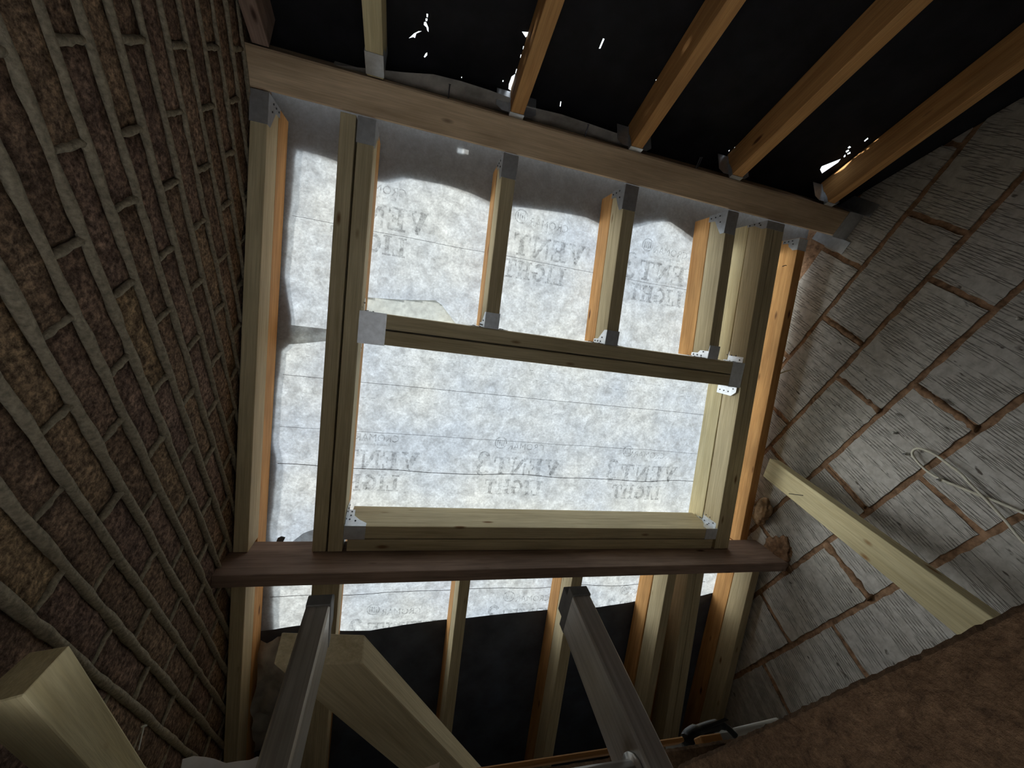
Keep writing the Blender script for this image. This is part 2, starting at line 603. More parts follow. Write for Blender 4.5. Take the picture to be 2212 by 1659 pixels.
for c in range(-4, 19):
    zc = 0.326 + COURSE * c                     # bed joint under this course
    ph = 0.355 if c % 2 == 0 else 0.237
    ph += rb.uniform(-0.012, 0.012)
    heads = []
    bm = bmesh.new()
    nb = 0
    for k in range(-10, 13):
        yh = ph + 0.225 * k + rb.uniform(-0.004, 0.004)
        if not -1.9 < yh < 3.0:
            continue
        yc, zb = yh + 0.1125, zc + COURSE / 2
        corners = [(yc + a, zb + b) for a in (-BR_L / 2, BR_L / 2) for b in (-BR_H / 2, BR_H / 2)]
        ins = [under_roof(*q) for q in corners]
        if any(ins):
            me = rb.choice(variants)
            flip = rb.choice((1, -1))
            mw = Matrix.Translation((XL + rb.uniform(-0.0015, 0.0015), yc, zb)) @ Matrix.Rotation(rb.uniform(-0.008, 0.008), 4, 'X') \
                @ Matrix.Diagonal((1, flip, rb.choice((1, -1)), 1))
            if all(ins):
                link('brick', me, None, wl, mw)
            else:
                b2 = bmesh.new()
                b2.from_mesh(me)
                bmesh.ops.transform(b2, matrix=mw, verts=b2.verts)
                roof_cut(b2)
                if len(b2.faces) > 2:
                    ctr = sum((v.co for v in b2.verts), Vector()) / len(b2.verts)
                    bmesh.ops.translate(b2, vec=-ctr, verts=b2.verts)
                    o = link('brick', bm_mesh(b2, 'brick'), 'brick', wl, Matrix.Translation(ctr))
                else:
                    b2.free()
        if under_roof(yh, zb, 0.05, 0.14):
            y0 = yh + rb.uniform(-0.002, 0.002)
            n = 6
            lowp = 0.003 if zc < 0.62 and rb.random() < 0.6 else 0.0
            bead_bm(bm, [Vector((XL - 0.001 - lowp + rb.uniform(-0.001, 0.001), y0 + rb.uniform(-0.0012, 0.0012),
                                 zc + 0.004 + (COURSE - 0.008) * i / n)) for i in range(n + 1)], 0.0066)
            nb += 1
    # bed joint bead, along the course as far as the roof allows
    ys = [y for y in np.arange(-1.85, 2.98, 0.035) if under_roof(y, zc, 0.075, 0.165)]
    if len(ys) > 2:
        wob = rb.uniform(0, 50)
        bead_bm(bm, [Vector((XL + 0.0005, y, zc + 0.004 * noise.noise(Vector((y * 5, wob, 0))))) for y in ys],
                float(np.interp(zc, [0.3, 0.7, 1.1], [0.0095, 0.0088, 0.0060])))
        nb += 1
    if nb:
        tag(link('mortar_joint', bm_mesh(bm, 'mortar_joint', True), 'bead', wl), kind='stuff')
    else:
        bm.free()

# right: scored concrete blocks in ragged brown mortar
wr = wall_back('wall_right', XR + 0.004, XR + 0.10, 'mortar')
wr['label'] = 'grey scored concrete block wall with brown mortar'
BL_H = 0.2268
row_heads = {0: 1.389, 1: 0.737, 2: 0.509, 3: 0.658, 4: 0.503, 5: 0.28, 6: 0.06, -1: 1.17, -2: 0.95}
for r_, h0 in row_heads.items():
    z0 = 0.4285 + BL_H * (r_ - 1)
    for k in range(-8, 8):
        y0 = h0 + 0.4475 * k + rb.uniform(-0.004, 0.004)
        if not -2.2 < y0 < 3.0:
            continue
        gw = 0.010
        yl, yr, zl, zt = y0 + gw, y0 + 0.4475 - gw, z0 + 0.0105, z0 + BL_H - 0.0105
        if not any(under_roof(y, z) for y in (yl, yr) for z in (zl, zt)):
            continue
        rim = []
        ny, nz_ = 26, 13
        sd = rb.uniform(0, 100)

        def jit(y, z):
            return (noise.noise(Vector((y * 26, z * 26, sd))) * 0.0042 + noise.noise(Vector((y * 90, z * 90, sd))) * 0.0028)
        for i in range(ny):
            y = yl + (yr - yl) * i / ny
            rim.append((y, zl + jit(y, zl)))
        for j in range(nz_):
            z = zl + (zt - zl) * j / nz_
            rim.append((yr + jit(yr, z), z))
        for i in range(ny):
            y = yr - (yr - yl) * i / ny
            rim.append((y, zt + jit(y, zt + 5)))
        for j in range(nz_):
            z = zt - (zt - zl) * j / nz_
            rim.append((yl + jit(yl + 5, z), z))
        bm = bmesh.new()
        dx = rb.uniform(-0.0015, 0.0015)
        a = [bm.verts.new((XR + dx, y, z)) for y, z in rim]
        b = [bm.verts.new((XR + 0.03, y, z)) for y, z in rim]
        bm.faces.new(a)
        for i in range(len(rim)):
            j = (i + 1) % len(rim)
            bm.faces.new((a[i], b[i], b[j], a[j]))
        if not all(under_roof(y, z) for y in (yl, yr) for z in (zl, zt)):
            roof_cut(bm)
        if len(bm.faces) < 3:
            bm.free()
            continue
        ctr = Vector((XR, (yl + yr) / 2, (zl + zt) / 2))
        bmesh.ops.translate(bm, vec=-ctr, verts=bm.verts)
        link('block', bm_mesh(bm, 'block'), 'block', wr, Matrix.Translation(ctr))

# mortar left proud in some of the joints
for (y0, z0, y1, z1, rr) in ((0.515, 0.88, 0.515, 0.66, 0.013), (0.658, 1.10, 0.655, 0.89, 0.012), (1.187, 0.655, 1.18, 0.435, 0.016),
                             (0.503, 1.33, 0.503, 1.12, 0.012), (0.959, 0.87, 0.959, 0.67, 0.008), (1.40, 0.655, 1.45, 0.66, 0.016)):
    bm = bmesh.new()
    n = 12
    pts = [Vector((XR + 0.006, y0 + (y1 - y0) * i / n + rb.uniform(-0.003, 0.003), z0 + (z1 - z0) * i / n)) for i in range(n + 1)]
    tube_bm(bm, pts, [rr * rb.uniform(0.6, 1.25) for _ in pts], 8)
    link('mortar_smear', bm_mesh(bm, 'mortar_smear', True), 'mortar', wr)

# ------------------------------------------------------------------ floor of the loft, hatch, room below
HX0, HX1, HY0, HY1 = -0.44, 0.35, -0.85, 0.60


def slab(name, x0, x1, y0, y1, z0, z1, mat, parent=None):
    bm = box_bm(x1 - x0, y1 - y0, z1 - z0, 0)
    return link(name, bm_mesh(bm, name), mat, parent, Matrix.Translation(((x0 + x1) / 2, (y0 + y1) / 2, (z0 + z1) / 2)))


fl = tag(empty('floor', (0.6, 0.6, FLOOR_Z)), 'boarded loft floor around the ladder hatch', kind='structure')
for nm, q in (('board_deck', (HX1 + 0.047, XR, HY0, HY1 + 0.047)), ('board_deck', (XL, XR, HY1 + 0.047, 3.25)),
              ('board_deck', (XL, XR, -2.2, HY0)), ('board_deck', (XL, HX0, HY0, HY1 + 0.047))):
    slab(nm, q[0], q[1], q[2], q[3], FLOOR_Z - 0.05, FLOOR_Z - 0.001, 'floor_board', fl)
for nm, q in (('floor_below', (XL, XR, -2.2, 1.6, -2.36, -2.30)), ('wall_below_left', (XL - 0.1, XL, -2.2, 1.6, -2.30, -0.6)),
              ('wall_below_right', (XR, XR + 0.1, -2.2, 1.6, -2.30, -0.6)), ('wall_below_back', (XL, XR, -2.3, -2.2, -2.30, -0.021)),
              ('wall_below_front', (XL, XR, 1.6, 1.7, -2.30, -0.021))):
    tag(slab(nm, *q, 'plaster'), kind='structure')

# ------------------------------------------------------------------ near slope: old bitumen felt with tears
HOLES = [
 [(-0.0436,0.1427),(-0.0391,0.1433),(-0.0393,0.1346),(-0.0426,0.1343)],
 [(-0.0448,0.1305),(-0.0399,0.1312),(-0.0402,0.1247),(-0.0448,0.1241)],
 [(-0.0483,0.1197),(-0.0434,0.1221),(-0.0357,0.1089),(-0.0348,0.0974),(-0.0385,0.1005),(-0.0412,0.1084),(-0.0487,0.1123)],
 [(-0.0619,0.0914),(-0.0531,0.0942),(-0.0675,0.0829),(-0.0704,0.0699),(-0.0756,0.0708),(-0.0875,0.0636),(-0.0739,0.0813)],
 [(-0.0384,0.0357),(-0.0341,0.0398),(-0.0336,0.0316),(-0.0402,0.0219),(-0.0430,0.0238)],
 [(0.2143,0.1771),(0.2328,0.1817),(0.2319,0.1704),(0.2287,0.1660)],
 [(0.2291,0.1415),(0.2316,0.1423),(0.2332,0.1329),(0.2303,0.1329)],
 [(0.2291,0.1168),(0.2317,0.1176),(0.2326,0.1085),(0.2300,0.1077)],
 [(0.2291,0.0733),(0.2326,0.0714),(0.2323,0.0592),(0.2295,0.0583)],
 [(0.2217,0.0455),(0.2305,0.0566),(0.2314,0.0328),(0.2303,0.0075),(0.2323,0.0004),(0.2233,0.0030),(0.2201,0.0184)],
 [(0.2288,-0.0189),(0.2307,-0.0183),(0.2330,-0.0303),(0.2310,-0.0309)],
 [(0.4354,0.2286),(0.4403,0.2285),(0.4416,0.2016),(0.4373,0.2002)],
 [(0.6453,0.1706),(0.6501,0.1731),(0.6537,0.1680),(0.6489,0.1654)],
 [(0.3968,0.0132),(0.3997,0.0141),(0.4047,-0.0034),(0.4018,-0.0043)],
 [(0.1980,0.0253),(0.2013,0.0263),(0.2021,0.0213),(0.1988,0.0202)],
 [(0.0730,-0.0031),(0.0753,-0.0024),(0.0755,-0.0065),(0.0732,-0.0073)],
 [(1.4576,0.0532),(1.4474,0.0672),(1.4769,0.1157),(1.4854,0.1003),(1.4839,0.0406)],
 [(1.4738,0.1277),(1.4705,0.1362),(1.4809,0.1300),(1.4816,0.1238)],
 [(1.4724,0.1416),(1.4755,0.1505),(1.4832,0.1452),(1.4796,0.1376)],
 [(1.4564,0.1473),(1.4585,0.1558),(1.4667,0.1523),(1.4661,0.1427)],
 [(1.4478,0.1600),(1.4453,0.1683),(1.4565,0.1659),(1.4551,0.1593)],
 [(1.4689,0.1999),(1.4666,0.2137),(1.4735,0.2102),(1.4754,0.1976)],
 [(1.0687,0.0380),(1.0730,0.0410),(1.0788,0.0335),(1.0722,0.0329)],
 [(1.0604,0.0196),(1.0620,0.0233),(1.0649,0.0179),(1.0633,0.0158)],
]
fv = [Vector(p) for p in ((-0.62, -0.16), (1.85, -0.16), (1.85, 2.6), (-0.62, 2.6))]
ff = [[0, 1, 2, 3]]
for h in HOLES:
    if sum(a[0] * b[1] - b[0] * a[1] for a, b in zip(h, h[1:] + h[:1])) < 0:
        h = h[::-1]
    ff.append(list(range(len(fv), len(fv) + len(h))))
    fv += [Vector(p) for p in h]
dv, de, df_, _, _, of = delaunay_2d_cdt(fv, [], ff, 0, 1e-6)
keep = [f for f, o in zip(df_, of) if set(o) == {0}]
me = py_mesh([near(p[0], p[1], 0.1005) for p in dv], [tuple(f) for f in keep], 'ceiling')
ceil_o = tag(link('ceiling', me, 'felt'), 'old black bitumen felt with small torn holes', kind='structure')

# old pale sheet tucked down behind the ridge beam
bm = bmesh.new()
edge = [(-0.30, -0.04), (-0.20, -0.020), (-0.091, 0.002), (-0.01, 0.022), (0.07, 0.026), (0.16, 0.024), (0.243, 0.018), (0.293, 0.008),
        (0.40, 0.014), (0.50, 0.010), (0.618, 0.004), (0.72, -0.02)]
prev = None
for i, (x, s) in enumerate(edge):
    col_ = [bm.verts.new(near(x, s, 0.050)), bm.verts.new(near(x, s * 0.5 - 0.022, 0.046 + 0.006 * math.sin(i * 1.7))),
            bm.verts.new(near(x, -0.052, 0.058)), bm.verts.new(near(x, -0.066, 0.095))]
    if prev:
        for k in range(3):
            bm.faces.new((prev[k], col_[k], col_[k + 1], prev[k + 1]))
    prev = col_
tag(link('membrane_tail', bm_mesh(bm, 'membrane_tail', True), 'grey_sheet'),
    'grey tail of sheeting tucked over the ridge beam under the black felt', 'sheeting')

# ------------------------------------------------------------------ ridge beam and purlin
rg = tag(empty('ridge_beam', (XL, 0.165, 1.48)), 'brown knotty ridge beam spanning between brick wall and block wall', 'beam')
timber('beam_timber', Vector((XL - 0.004, 0.1645, 1.48)), Vector((1.712, 0.1645, 1.484)), Vector((0, 0, 1)), 0.0975, 0.15, 'beam_wood', rg, 0.005)


def nail(parent, p, d, ln_=0.03, r=0.0016, head=0.0035, mat='nail', name='nail'):
    d = d.normalized()
    bm = bmesh.new()
    tube_bm(bm, [p, p + d * ln_], r, 6)
    tube_bm(bm, [p + d * ln_, p + d * (ln_ + 0.0015)], head, 8)
    return link(name, bm_mesh(bm, name), mat, parent)


for xx, zz in ((0.04, 1.515), (0.50, 1.52), (0.93, 1.50), (0.955, 1.53)):
    nail(rg, Vector((xx, 0.116, zz)), Vector((0, -1, 0.05)), 0.035, 0.002, 0.004, name='screw')

pu = tag(empty('purlin', (XL, 1.40, 0.67)), 'dark brown deep purlin board crossing under the rafters below the opening', 'purlin')
timber('purlin_board', far(XL - 0.004, 1.445, -0.122), far(XR + 0.004, 1.445, -0.114), N2, 0.042, 0.19, 'purlin_wood', pu, 0.002)

# ------------------------------------------------------------------ far slope rafters: old rafter with a new timber fixed below
NEW_D, OLD0, OLD1 = 0.095, 0.097, 0.192


def rafter(label, old, new, w=0.046, group=None, new_mat='new_pine', old_mat='old_pine', deep=True):
    """old / new: lists of (x at s0, s0, x at s1, s1)."""
    x0, s0 = (old or new)[0][:2]
    root = tag(empty('rafter', far(x0, s0, 0)), label, 'rafter', group)
    for (xa, sa, xb, sb) in old:
        timber('old_timber', far(xa, sa, OLD0), far(xb, sb, OLD0), N2, w, OLD1 - OLD0, old_mat, root)
    for (xa, sa, xb, sb) in new:
        timber('new_timber', far(xa, sa, 0), far(xb, sb, 0), N2, w, NEW_D, new_mat, root)
    return root


PF, PB = 1.4235, 1.4665          # purlin faces
G = 'rafters of the opened roof slope'
R0 = rafter('rafter hard beside the brick wall, pale batten and orange edge', [(-0.477, 0.0, -0.474, 3.2)],
            [(-0.477, 0.004, -0.473, PF), (-0.474, PB, -0.476, 3.1)], 0.044, G)
R1a = rafter('left timber of the doubled rafter left of the window opening', [(-0.242, 0.0, -0.224, 3.2)],
             [(-0.242, 0.004, -0.232, PF), (-0.224, PB, -0.22, 3.1)], 0.044, G)
R1b = rafter('right timber of the doubled rafter left of the window opening', [(-0.189, 0.0, -0.179, 3.2)],
             [(-0.189, 0.004, -0.180, PF), (-0.179, PB, -0.174, 3.1)], 0.048, G)
R2 = rafter('short hung rafter above the opening, nearest the left double rafter', [(0.262, 0.004, 0.271, 0.574)],
            [(0.262, 0.004, 0.271, 0.574)], 0.047, G)
R3 = rafter('short hung rafter above the opening, the middle one of three', [(0.714, 0.004, 0.739, 0.574)],
            [(0.714, 0.004, 0.739, 0.574)], 0.049, G)
R4 = rafter('short hung rafter above the opening, beside the right double rafter', [(1.157, 0.004, 1.203, 0.574)],
            [(1.157, 0.004, 1.203, 0.574)], 0.046, G)
R5a = rafter('left timber of the doubled rafter right of the window opening', [(1.3435, 0.0, 1.4455, 1.49)],
             [(1.3435, 0.004, 1.4450, PF)], 0.033, G, 'new_pine', 'pale_pine')
R5b = rafter('right timber of the doubled rafter right of the window opening', [(1.388, 0.0, 1.483, 1.49)],
             [(1.388, 0.004, 1.4825, PF)], 0.046, G, 'new_pine', 'pale_pine')
R6 = rafter('orange old rafter along the block wall, pale batten below the purlin', [(1.624, 0.0, 1.693, 1.46), (1.700, 1.47, 1.706, 3.2)],
            [(1.700, PB, 1.7095, 3.1)], 0.043, G)
L2 = rafter('rafter below the purlin seen between the two ladder stiles, left one', [(0.298, PB + 0.005, 0.320, 3.2)],
            [(0.298, PB, 0.320, 3.1)], 0.042, G)
L3 = rafter('rafter below the purlin just left of the right ladder stile', [(0.7725, PB + 0.005, 0.795, 3.2)],
            [(0.7725, PB, 0.795, 3.1)], 0.048, G, 'new_pine')
L4 = rafter('rafter below the purlin just right of the right ladder stile', [(1.233, PB + 0.005, 1.273, 3.2)],
            [(1.233, PB, 1.290, 3.1)], 0.044, G)
L5a = rafter('left of the paired rafters below the purlin near the block wall', [(1.3395, PB + 0.04, 1.41, 3.2)],
             [(1.3345, PB, 1.455, 3.1)], 0.041, G)
L5b = rafter('right of the paired rafters below the purlin near the block wall', [(1.3825, PB + 0.04, 1.455, 3.2)],
             [(1.3775, PB, 1.502, 3.1)], 0.042, G)

# splinter and bent nail on the rafter by the block wall
tube('splinter', [far(1.675, 0.60, 0.10), far(1.690, 0.585, 0.085), far(1.712, 0.575, 0.075)], [0.003, 0.0025, 0.0012], 'pale_pine', R6, 6)
tube('bent_nail', [far(1.600, 0.118, 0.13), far(1.588, 0.12, 0.125), far(1.574, 0.127, 0.125)], 0.0018, 'nail', R6, 6)

# ------------------------------------------------------------------ trimmers framing the opening
TR_H = 0.155
tg = 'trimmers framing the window opening'


def trimmer(label, x0, x1, s, w):
    root = tag(empty('trimmer', far(x0, s, 0)), label, 'trimmer', tg)
    timber('trimmer_timber', far(x0, s, 0), far(x1, s, 0), N2, w, TR_H, 'new_pine', root)
    return root


T1a = trimmer('upper timber of the double trimmer heading the opening', -0.152, 1.352, 0.6015, 0.047)
T1b = trimmer('lower timber of the double trimmer heading the opening', -0.151, 1.358, 0.6545, 0.047)
T2a = trimmer('pale sill trimmer along the bottom of the opening', -0.143, 1.408, 1.3505, 0.047)
T2b = trimmer('shadowed sill trimmer lying against the purlin under the opening', -0.142, 1.412, 1.4005, 0.044)


# ------------------------------------------------------------------ steel joist hangers
def hanger(label, O, j, u, w, L=0.085, h=0.10, fl=0.042, drop=0.0015, side=True, flange=True, nails=True):
    """Shoe under a joist end: O = joist underside at the bearer, j runs out along the joist, u is up the joist side."""
    root = tag(empty('joist_hanger', O), label, 'bracket', 'galvanised joist hangers')
    b = u.cross(j).normalized()
    t = 0.0014
    plate([(-w / 2 - t, 0), (w / 2 + t, 0), (w / 2 + t, L), (-w / 2 - t, L)], -t if b.cross(j).dot(u) > 0 else t, O - u * 0.0004, b, j,
          'shoe', 'steel', root)
    dots = bmesh.new()
    for sg in (-1, 1):
        e = O + b * (sg * (w / 2 + 0.0004))
        if side:
            plate([(0, -0.001), (L, -0.001), (L, 0.020), (L * 0.62, 0.045), (L * 0.34, h * 0.62), (L * 0.30, h), (0, h)],
                  t * sg * (1 if j.cross(u).dot(b) > 0 else -1), e, j, u, 'side_plate', 'steel', root)
            if nails:
                for q in ((L * 0.17, h * 0.86), (L * 0.17, h * 0.62), (L * 0.45, h * 0.30), (L * 0.16, h * 0.38)):
                    c = e + j * q[0] + u * q[1]
                    tube_bm(dots, [c + b * sg * 0.001, c + b * sg * 0.0035], 0.0030, 7)
        if flange:
            f0 = e + b * (sg * t)
            plate([(0, 0.012), (fl * 0.55, 0.012), (fl, h * 0.30), (fl, h), (0, h)], 0.0014 * (1 if (b * sg).cross(u).dot(j) > 0 else -1),
                  f0 + j * 0.0005, b * sg, u, 'nail_flange', 'steel', root)
            if nails:
                for q in ((fl * 0.62, h * 0.86), (fl * 0.62, h * 0.66), (fl * 0.62, h * 0.45), (fl * 0.25, h * 0.25)):
                    c = f0 + b * sg * q[0] + u * q[1]
                    tube_bm(dots, [c + j * 0.001, c + j * 0.0038], 0.0030, 7)
    if len(dots.verts):
        tag(link('nail_heads', bm_mesh(dots, 'nail_heads'), 'nail', root), kind='stuff')
    else:
        dots.free()
    return root


hanger('wide hanger at the left end of the double trimmer', far(-0.1645, 0.628, 0), X, N2, 0.102, 0.085, 0.12)
hanger('wide hanger at the right end of the double trimmer', far(1.368, 0.628, 0), -X, N2, 0.102, 0.060, 0.12)
hanger('hanger at the left end of the sill trimmer', far(-0.156, 1.3505, 0), X, N2, 0.048, 0.072, 0.12)
hanger('hanger at the right end of the sill trimmer', far(1.422, 1.3505, 0), -X, N2, 0.048, 0.060, 0.12)
hanger('hanger at the foot of the leftmost short rafter', far(0.271, 0.5765, 0), -F2, N2, 0.048, 0.055, 0.10)
hanger('hanger at the foot of the middle short rafter', far(0.739, 0.5765, 0), -F2, N2, 0.050, 0.055, 0.10)
hanger('hanger at the foot of the rightmost short rafter', far(1.203, 0.5765, 0), -F2, N2, 0.047, 0.055, 0.10)
ZU = (N2 * 1.0).normalized()
hanger('ridge hanger at the head of the leftmost short rafter', far(0.262, 0.003, 0), F2, N2, 0.048, 0.075, 0.10, flange=False)
hanger('ridge hanger at the head of the middle short rafter', far(0.714, 0.003, 0), F2, N2, 0.050, 0.085, 0.10, flange=False)
hanger('ridge hanger at the head of the rightmost short rafter', far(1.157, 0.003, 0), F2, N2, 0.047, 0.085, 0.10, flange=False)
hanger('ridge hanger of the rafter beside the brick wall', far(-0.477, 0.003, 0), F2, N2, 0.045, 0.085, 0.10, flange=False)
hanger('ridge hanger of the double rafter left of the opening', far(-0.189, 0.003, 0), F2, N2, 0.049, 0.075, 0.10, flange=False, nails=False)
hanger('ridge hanger of the double rafter right of the opening', far(1.3655, 0.003, 0), F2, N2, 0.082, 0.030, 0.10, flange=False)
hanger('ridge hanger of the orange rafter along the block wall', far(1.624, 0.003, OLD0), F2, N2, 0.044, 0.05, 0.08, flange=False)

# masonry hanger carrying the right end of the ridge beam
mh = tag(empty('wall_hanger', (XR, 0.165, 1.478)), 'steel wall hanger holding the right end of the ridge beam', 'bracket')
plate([(0, -0.051), (0, 0.051), (-0.075, 0.051), (-0.075, -0.051)], -0.002, Vector((XR, 0.1645, 1.4835)), X, Vector((0, 1, 0)), 'shoe', 'steel', mh)
for sg in (-1, 1):
    plate([(0, 0), (0, 0.15), (-0.03, 0.15), (-0.07, 0.04), (-0.07, 0)], -0.002 * sg, Vector((XR, 0.1645 + sg * 0.0500, 1.482)), X,
          Vector((0, 0, 1)), 'side_plate', 'steel', mh)
    plate([(0, -0.03), (sg * 0.05, -0.03), (sg * 0.05, 0.15), (0, 0.15)], 0.002 * sg, Vector((XR - 0.003, 0.1645 + sg * 0.052, 1.482)), Vector((0, 1, 0)),
          Vector((0, 0, 1)), 'back_plate', 'steel', mh)

# ------------------------------------------------------------------ near slope rafters over the camera
GN = 'rafters of the black felted slope'


def near_rafter(label, xa, xb, w, mat, sa=0.003, sb=2.05):
    root = tag(empty('rafter', near(xa, sa, 0)), label, 'rafter', GN)
    timber('rafter_timber', near(xa, sa, 0), near(xb, sb, 0), N1, w, 0.098, mat, root)
    return root


near_rafter('dark rafter under the black felt, tight against the brick wall', -0.464, -0.455, 0.042, 'purlin_wood')
near_rafter('pale new rafter under the black felt, ending in a bright steel shoe', -0.170, -0.166, 0.046, 'pale_pine')
near_rafter('orange rafter under the black felt, next right of the pale one', 0.2515, 0.2545, 0.042, 'old_pine')
near_rafter('orange rafter under the black felt, third counting from the brick wall', 0.675, 0.58, 0.043, 'old_pine')
near_rafter('orange rafter under the black felt, second counting from the block wall', 1.092, 0.96, 0.045, 'old_pine')
near_rafter('orange rafter under the black felt, nearest the block wall', 1.546, 1.26, 0.036, 'old_pine')
hanger('bright steel shoe under the pale rafter at the ridge', near(-0.170, 0.010, 0), F1, N1, 0.046, 0.066, 0.09, flange=False, nails=False)
hanger('hanger of the orange rafter beside the pale one at the ridge', near(0.2515, 0.003, 0), F1, N1, 0.043, 0.016, 0.09, nails=False)
hanger('hanger of the middle orange rafter under the black felt', near(0.675, 0.003, 0), F1, N1, 0.044, 0.016, 0.09, nails=False)
hanger('hanger of the orange rafter second from the block wall', near(1.092, 0.003, 0), F1, N1, 0.046, 0.016, 0.09, nails=False)
hanger('hanger of the orange rafter nearest the block wall', near(1.546, 0.003, 0), F1, N1, 0.038, 0.016, 0.09, nails=False)

# ------------------------------------------------------------------ breather membrane of the far slope
RX = [-0.477, -0.215, 0.265, 0.72, 1.18, 1.39, 1.65, 1.735]


def memb_n(x, s):
    """Height of the sheet over the rafter undersides: it rests on the rafters and bellies between them."""
    lo, hi = -0.505, 1.735
    for a, b in zip([-0.505] + RX, RX + [1.735]):
        if a <= x <= b and b > a:
            lo, hi = a, b
    t = (x - lo) / max(hi - lo, 1e-6)
    belly = math.sin(math.pi * min(max(t, 0), 1)) * min(1.0, (hi - lo) / 0.3)
    w = noise.noise(Vector((x * 3.2, s * 3.2, 1.3))) * 0.010 + noise.noise(Vector((x * 9, s * 8, 4.1))) * 0.0035
    return 0.198 + belly * (0.004 + w)


def sheet(name, x0, x1, s0f, s1f, nx, ns, nf, mat, parent=None, skip=None):
    v, f, xs = [], [], []
    for i in range(nx + 1):
        x = x0 + (x1 - x0) * i / nx
        a, b = s0f(x), s1f(x)
        for j in range(ns + 1):
            s = a + (b - a) * j / ns
            v.append(far(x, s, nf(x, s)))
            xs.append((x, s))
    for i in range(nx):
        for j in range(ns):
            k = i * (ns + 1) + j
            q = (k, k + ns + 1, k + ns + 2, k + 1)
            if skip and skip([xs[a] for a in q]):
                continue
            f.append(q[::-1])
    return link(name, py_mesh(v, f, name, True), mat, parent)


def interp(tab):
    xs = [p[0] for p in tab]
    ys = [p[1] for p in tab]
    return lambda x: float(np.interp(x, xs, ys))


low_edge = interp([(-0.6, 1.89), (-0.418, 1.884), (-0.309, 1.868), (-0.157, 1.905), (-0.037, 1.916), (0.093, 1.892), (0.267, 1.876),
                   (0.375, 1.876), (0.567, 1.863), (0.748, 1.853), (1.013, 1.854), (1.214, 1.831), (1.45, 1.822), (1.611, 1.816), (1.68, 1.80), (1.8, 1.80)])
FOLD = [(-0.168, 0.600), (-0.168, 0.528), (-0.05, 0.519), (0.079, 0.502), (0.105, 0.515), (0.168, 0.580), (0.10, 0.600), (-0.05, 0.600)]


def inside(p, poly):
    c_ = False
    for (x0, y0), (x1, y1) in zip(poly, poly[1:] + poly[:1]):
        if (y0 > p[1]) != (y1 > p[1]) and p[0] < (x1 - x0) * (p[1] - y0) / (y1 - y0) + x0:
            c_ = not c_
    return c_


mb = sheet('roofing_membrane', -0.60, 1.80, lambda x: -0.16, lambda x: 2.02, 300, 270, memb_n, 'membrane',
           skip=lambda q: all(inside(p, FOLD) for p in q))
tag(mb, 'white translucent printed roofing membrane glowing with daylight over the rafters', 'membrane')
# folded corner of smooth backing and a lap crease, both caught against the sheet
def flap(name, pts, mat, dn_=0.004):
    v = [far(x, s, memb_n(x, s) - dn_ - k * 0.0008) for k, (x, s) in enumerate(pts)]
    return link(name, py_mesh(v, [tuple(range(len(pts)))], name), mat, mb)


# lower slope: black underlay, its upper edge draping in a shallow curve
bf = sheet('black_underlay', -0.60, 1.80, low_edge, lambda x: 3.35, 90, 40,
           lambda x, s: memb_n(x, s) - 0.004, 'black_felt')
tag(bf, 'black underlay sheet across the lower roof with a curved top edge', 'underlay')

# old felt still lying over the top of the membrane: shades its head
cov_edge = interp([(-0.6, 0.07), (-0.44, 0.075), (-0.371, 0.080), (-0.301, 0.092), (-0.215, 0.12), (-0.158, 0.118), (-0.082, 0.085), (0.049, 0.081),
                   (0.135, 0.090), (0.245, 0.113), (0.29, 0.112), (0.334, 0.100), (0.504, 0.086), (0.603, 0.084), (0.709, 0.105), (0.78, 0.10), (0.853, 0.071),
                   (0.93, 0.040), (0.999, 0.024), (1.06, 0.045), (1.151, 0.085), (1.3, 0.06), (1.5, 0.05), (1.8, 0.05)])
PINHOLES = ((0.108, -0.047),)
cv = sheet('old_felt_flap', -0.62, 1.82, lambda x: -0.20, cov_edge, 200, 18, lambda x, s: 0.2165 if s > cov_edge(x) - 0.06 else 0.211, 'old_cover',
           skip=lambda q: any(abs(sum(p[0] for p in q) / 4 - a) < 0.0105 and abs(sum(p[1] for p in q) / 4 - b) < 0.013 for a, b in PINHOLES))
tag(cv, 'old dark felt flap lying outside over the top edge of the membrane', 'felt')
# old verge felt turned along the brick wall
verge = interp([(-0.2, -0.44), (0.083, -0.44), (0.225, -0.446), (0.317, -0.451), (0.504, -0.453), (0.645, -0.424), (0.728, -0.419), (0.765, -0.450),
                (0.919, -0.458), (1.094, -0.462), (1.201, -0.444), (1.368, -0.447), (1.444, -0.456), (1.699, -0.433), (1.78, -0.430), (1.95, -0.415)])
v, f = [], []
for k in range(90):
    s = -0.2 + 2.2 * k / 89
    xe = verge(s) + 0.008 + 0.004 * noise.noise(Vector((s * 14, 0, 0)))
    for x in (-0.62, -0.52, xe):
        v.append(far(x, s, 0.212))
    if k:
        q = 3 * k
        f += [(q - 3, q, q + 1, q - 2), (q - 2, q + 1, q + 2, q - 1)]
tag(link('verge_felt', py_mesh(v, f, 'verge_felt'), 'old_cover'), 'dark wavy-edged felt strip outside along the brick wall verge', 'felt')

# ------------------------------------------------------------------ print on the membrane, seen reversed from inside
def ring(cx, cy, ro, ri, a0, a1, n=14, sx=1.0):
    q = []
    for k in range(n):
        t0, t1 = math.radians(a0 + (a1 - a0) * k / n), math.radians(a0 + (a1 - a0) * (k + 1) / n)
        q.append([(cx + sx * ro * math.cos(t0), cy + ro * math.sin(t0)), (cx + sx * ro * math.cos(t1), cy + ro * math.sin(t1)),
                  (cx + sx * ri * math.cos(t1), cy + ri * math.sin(t1)), (cx + sx * ri * math.cos(t0), cy + ri * math.sin(t0))])
    return q


def rc(x0, y0, x1, y1):
    return [[(x0, y0), (x1, y0), (x1, y1), (x0, y1)]]


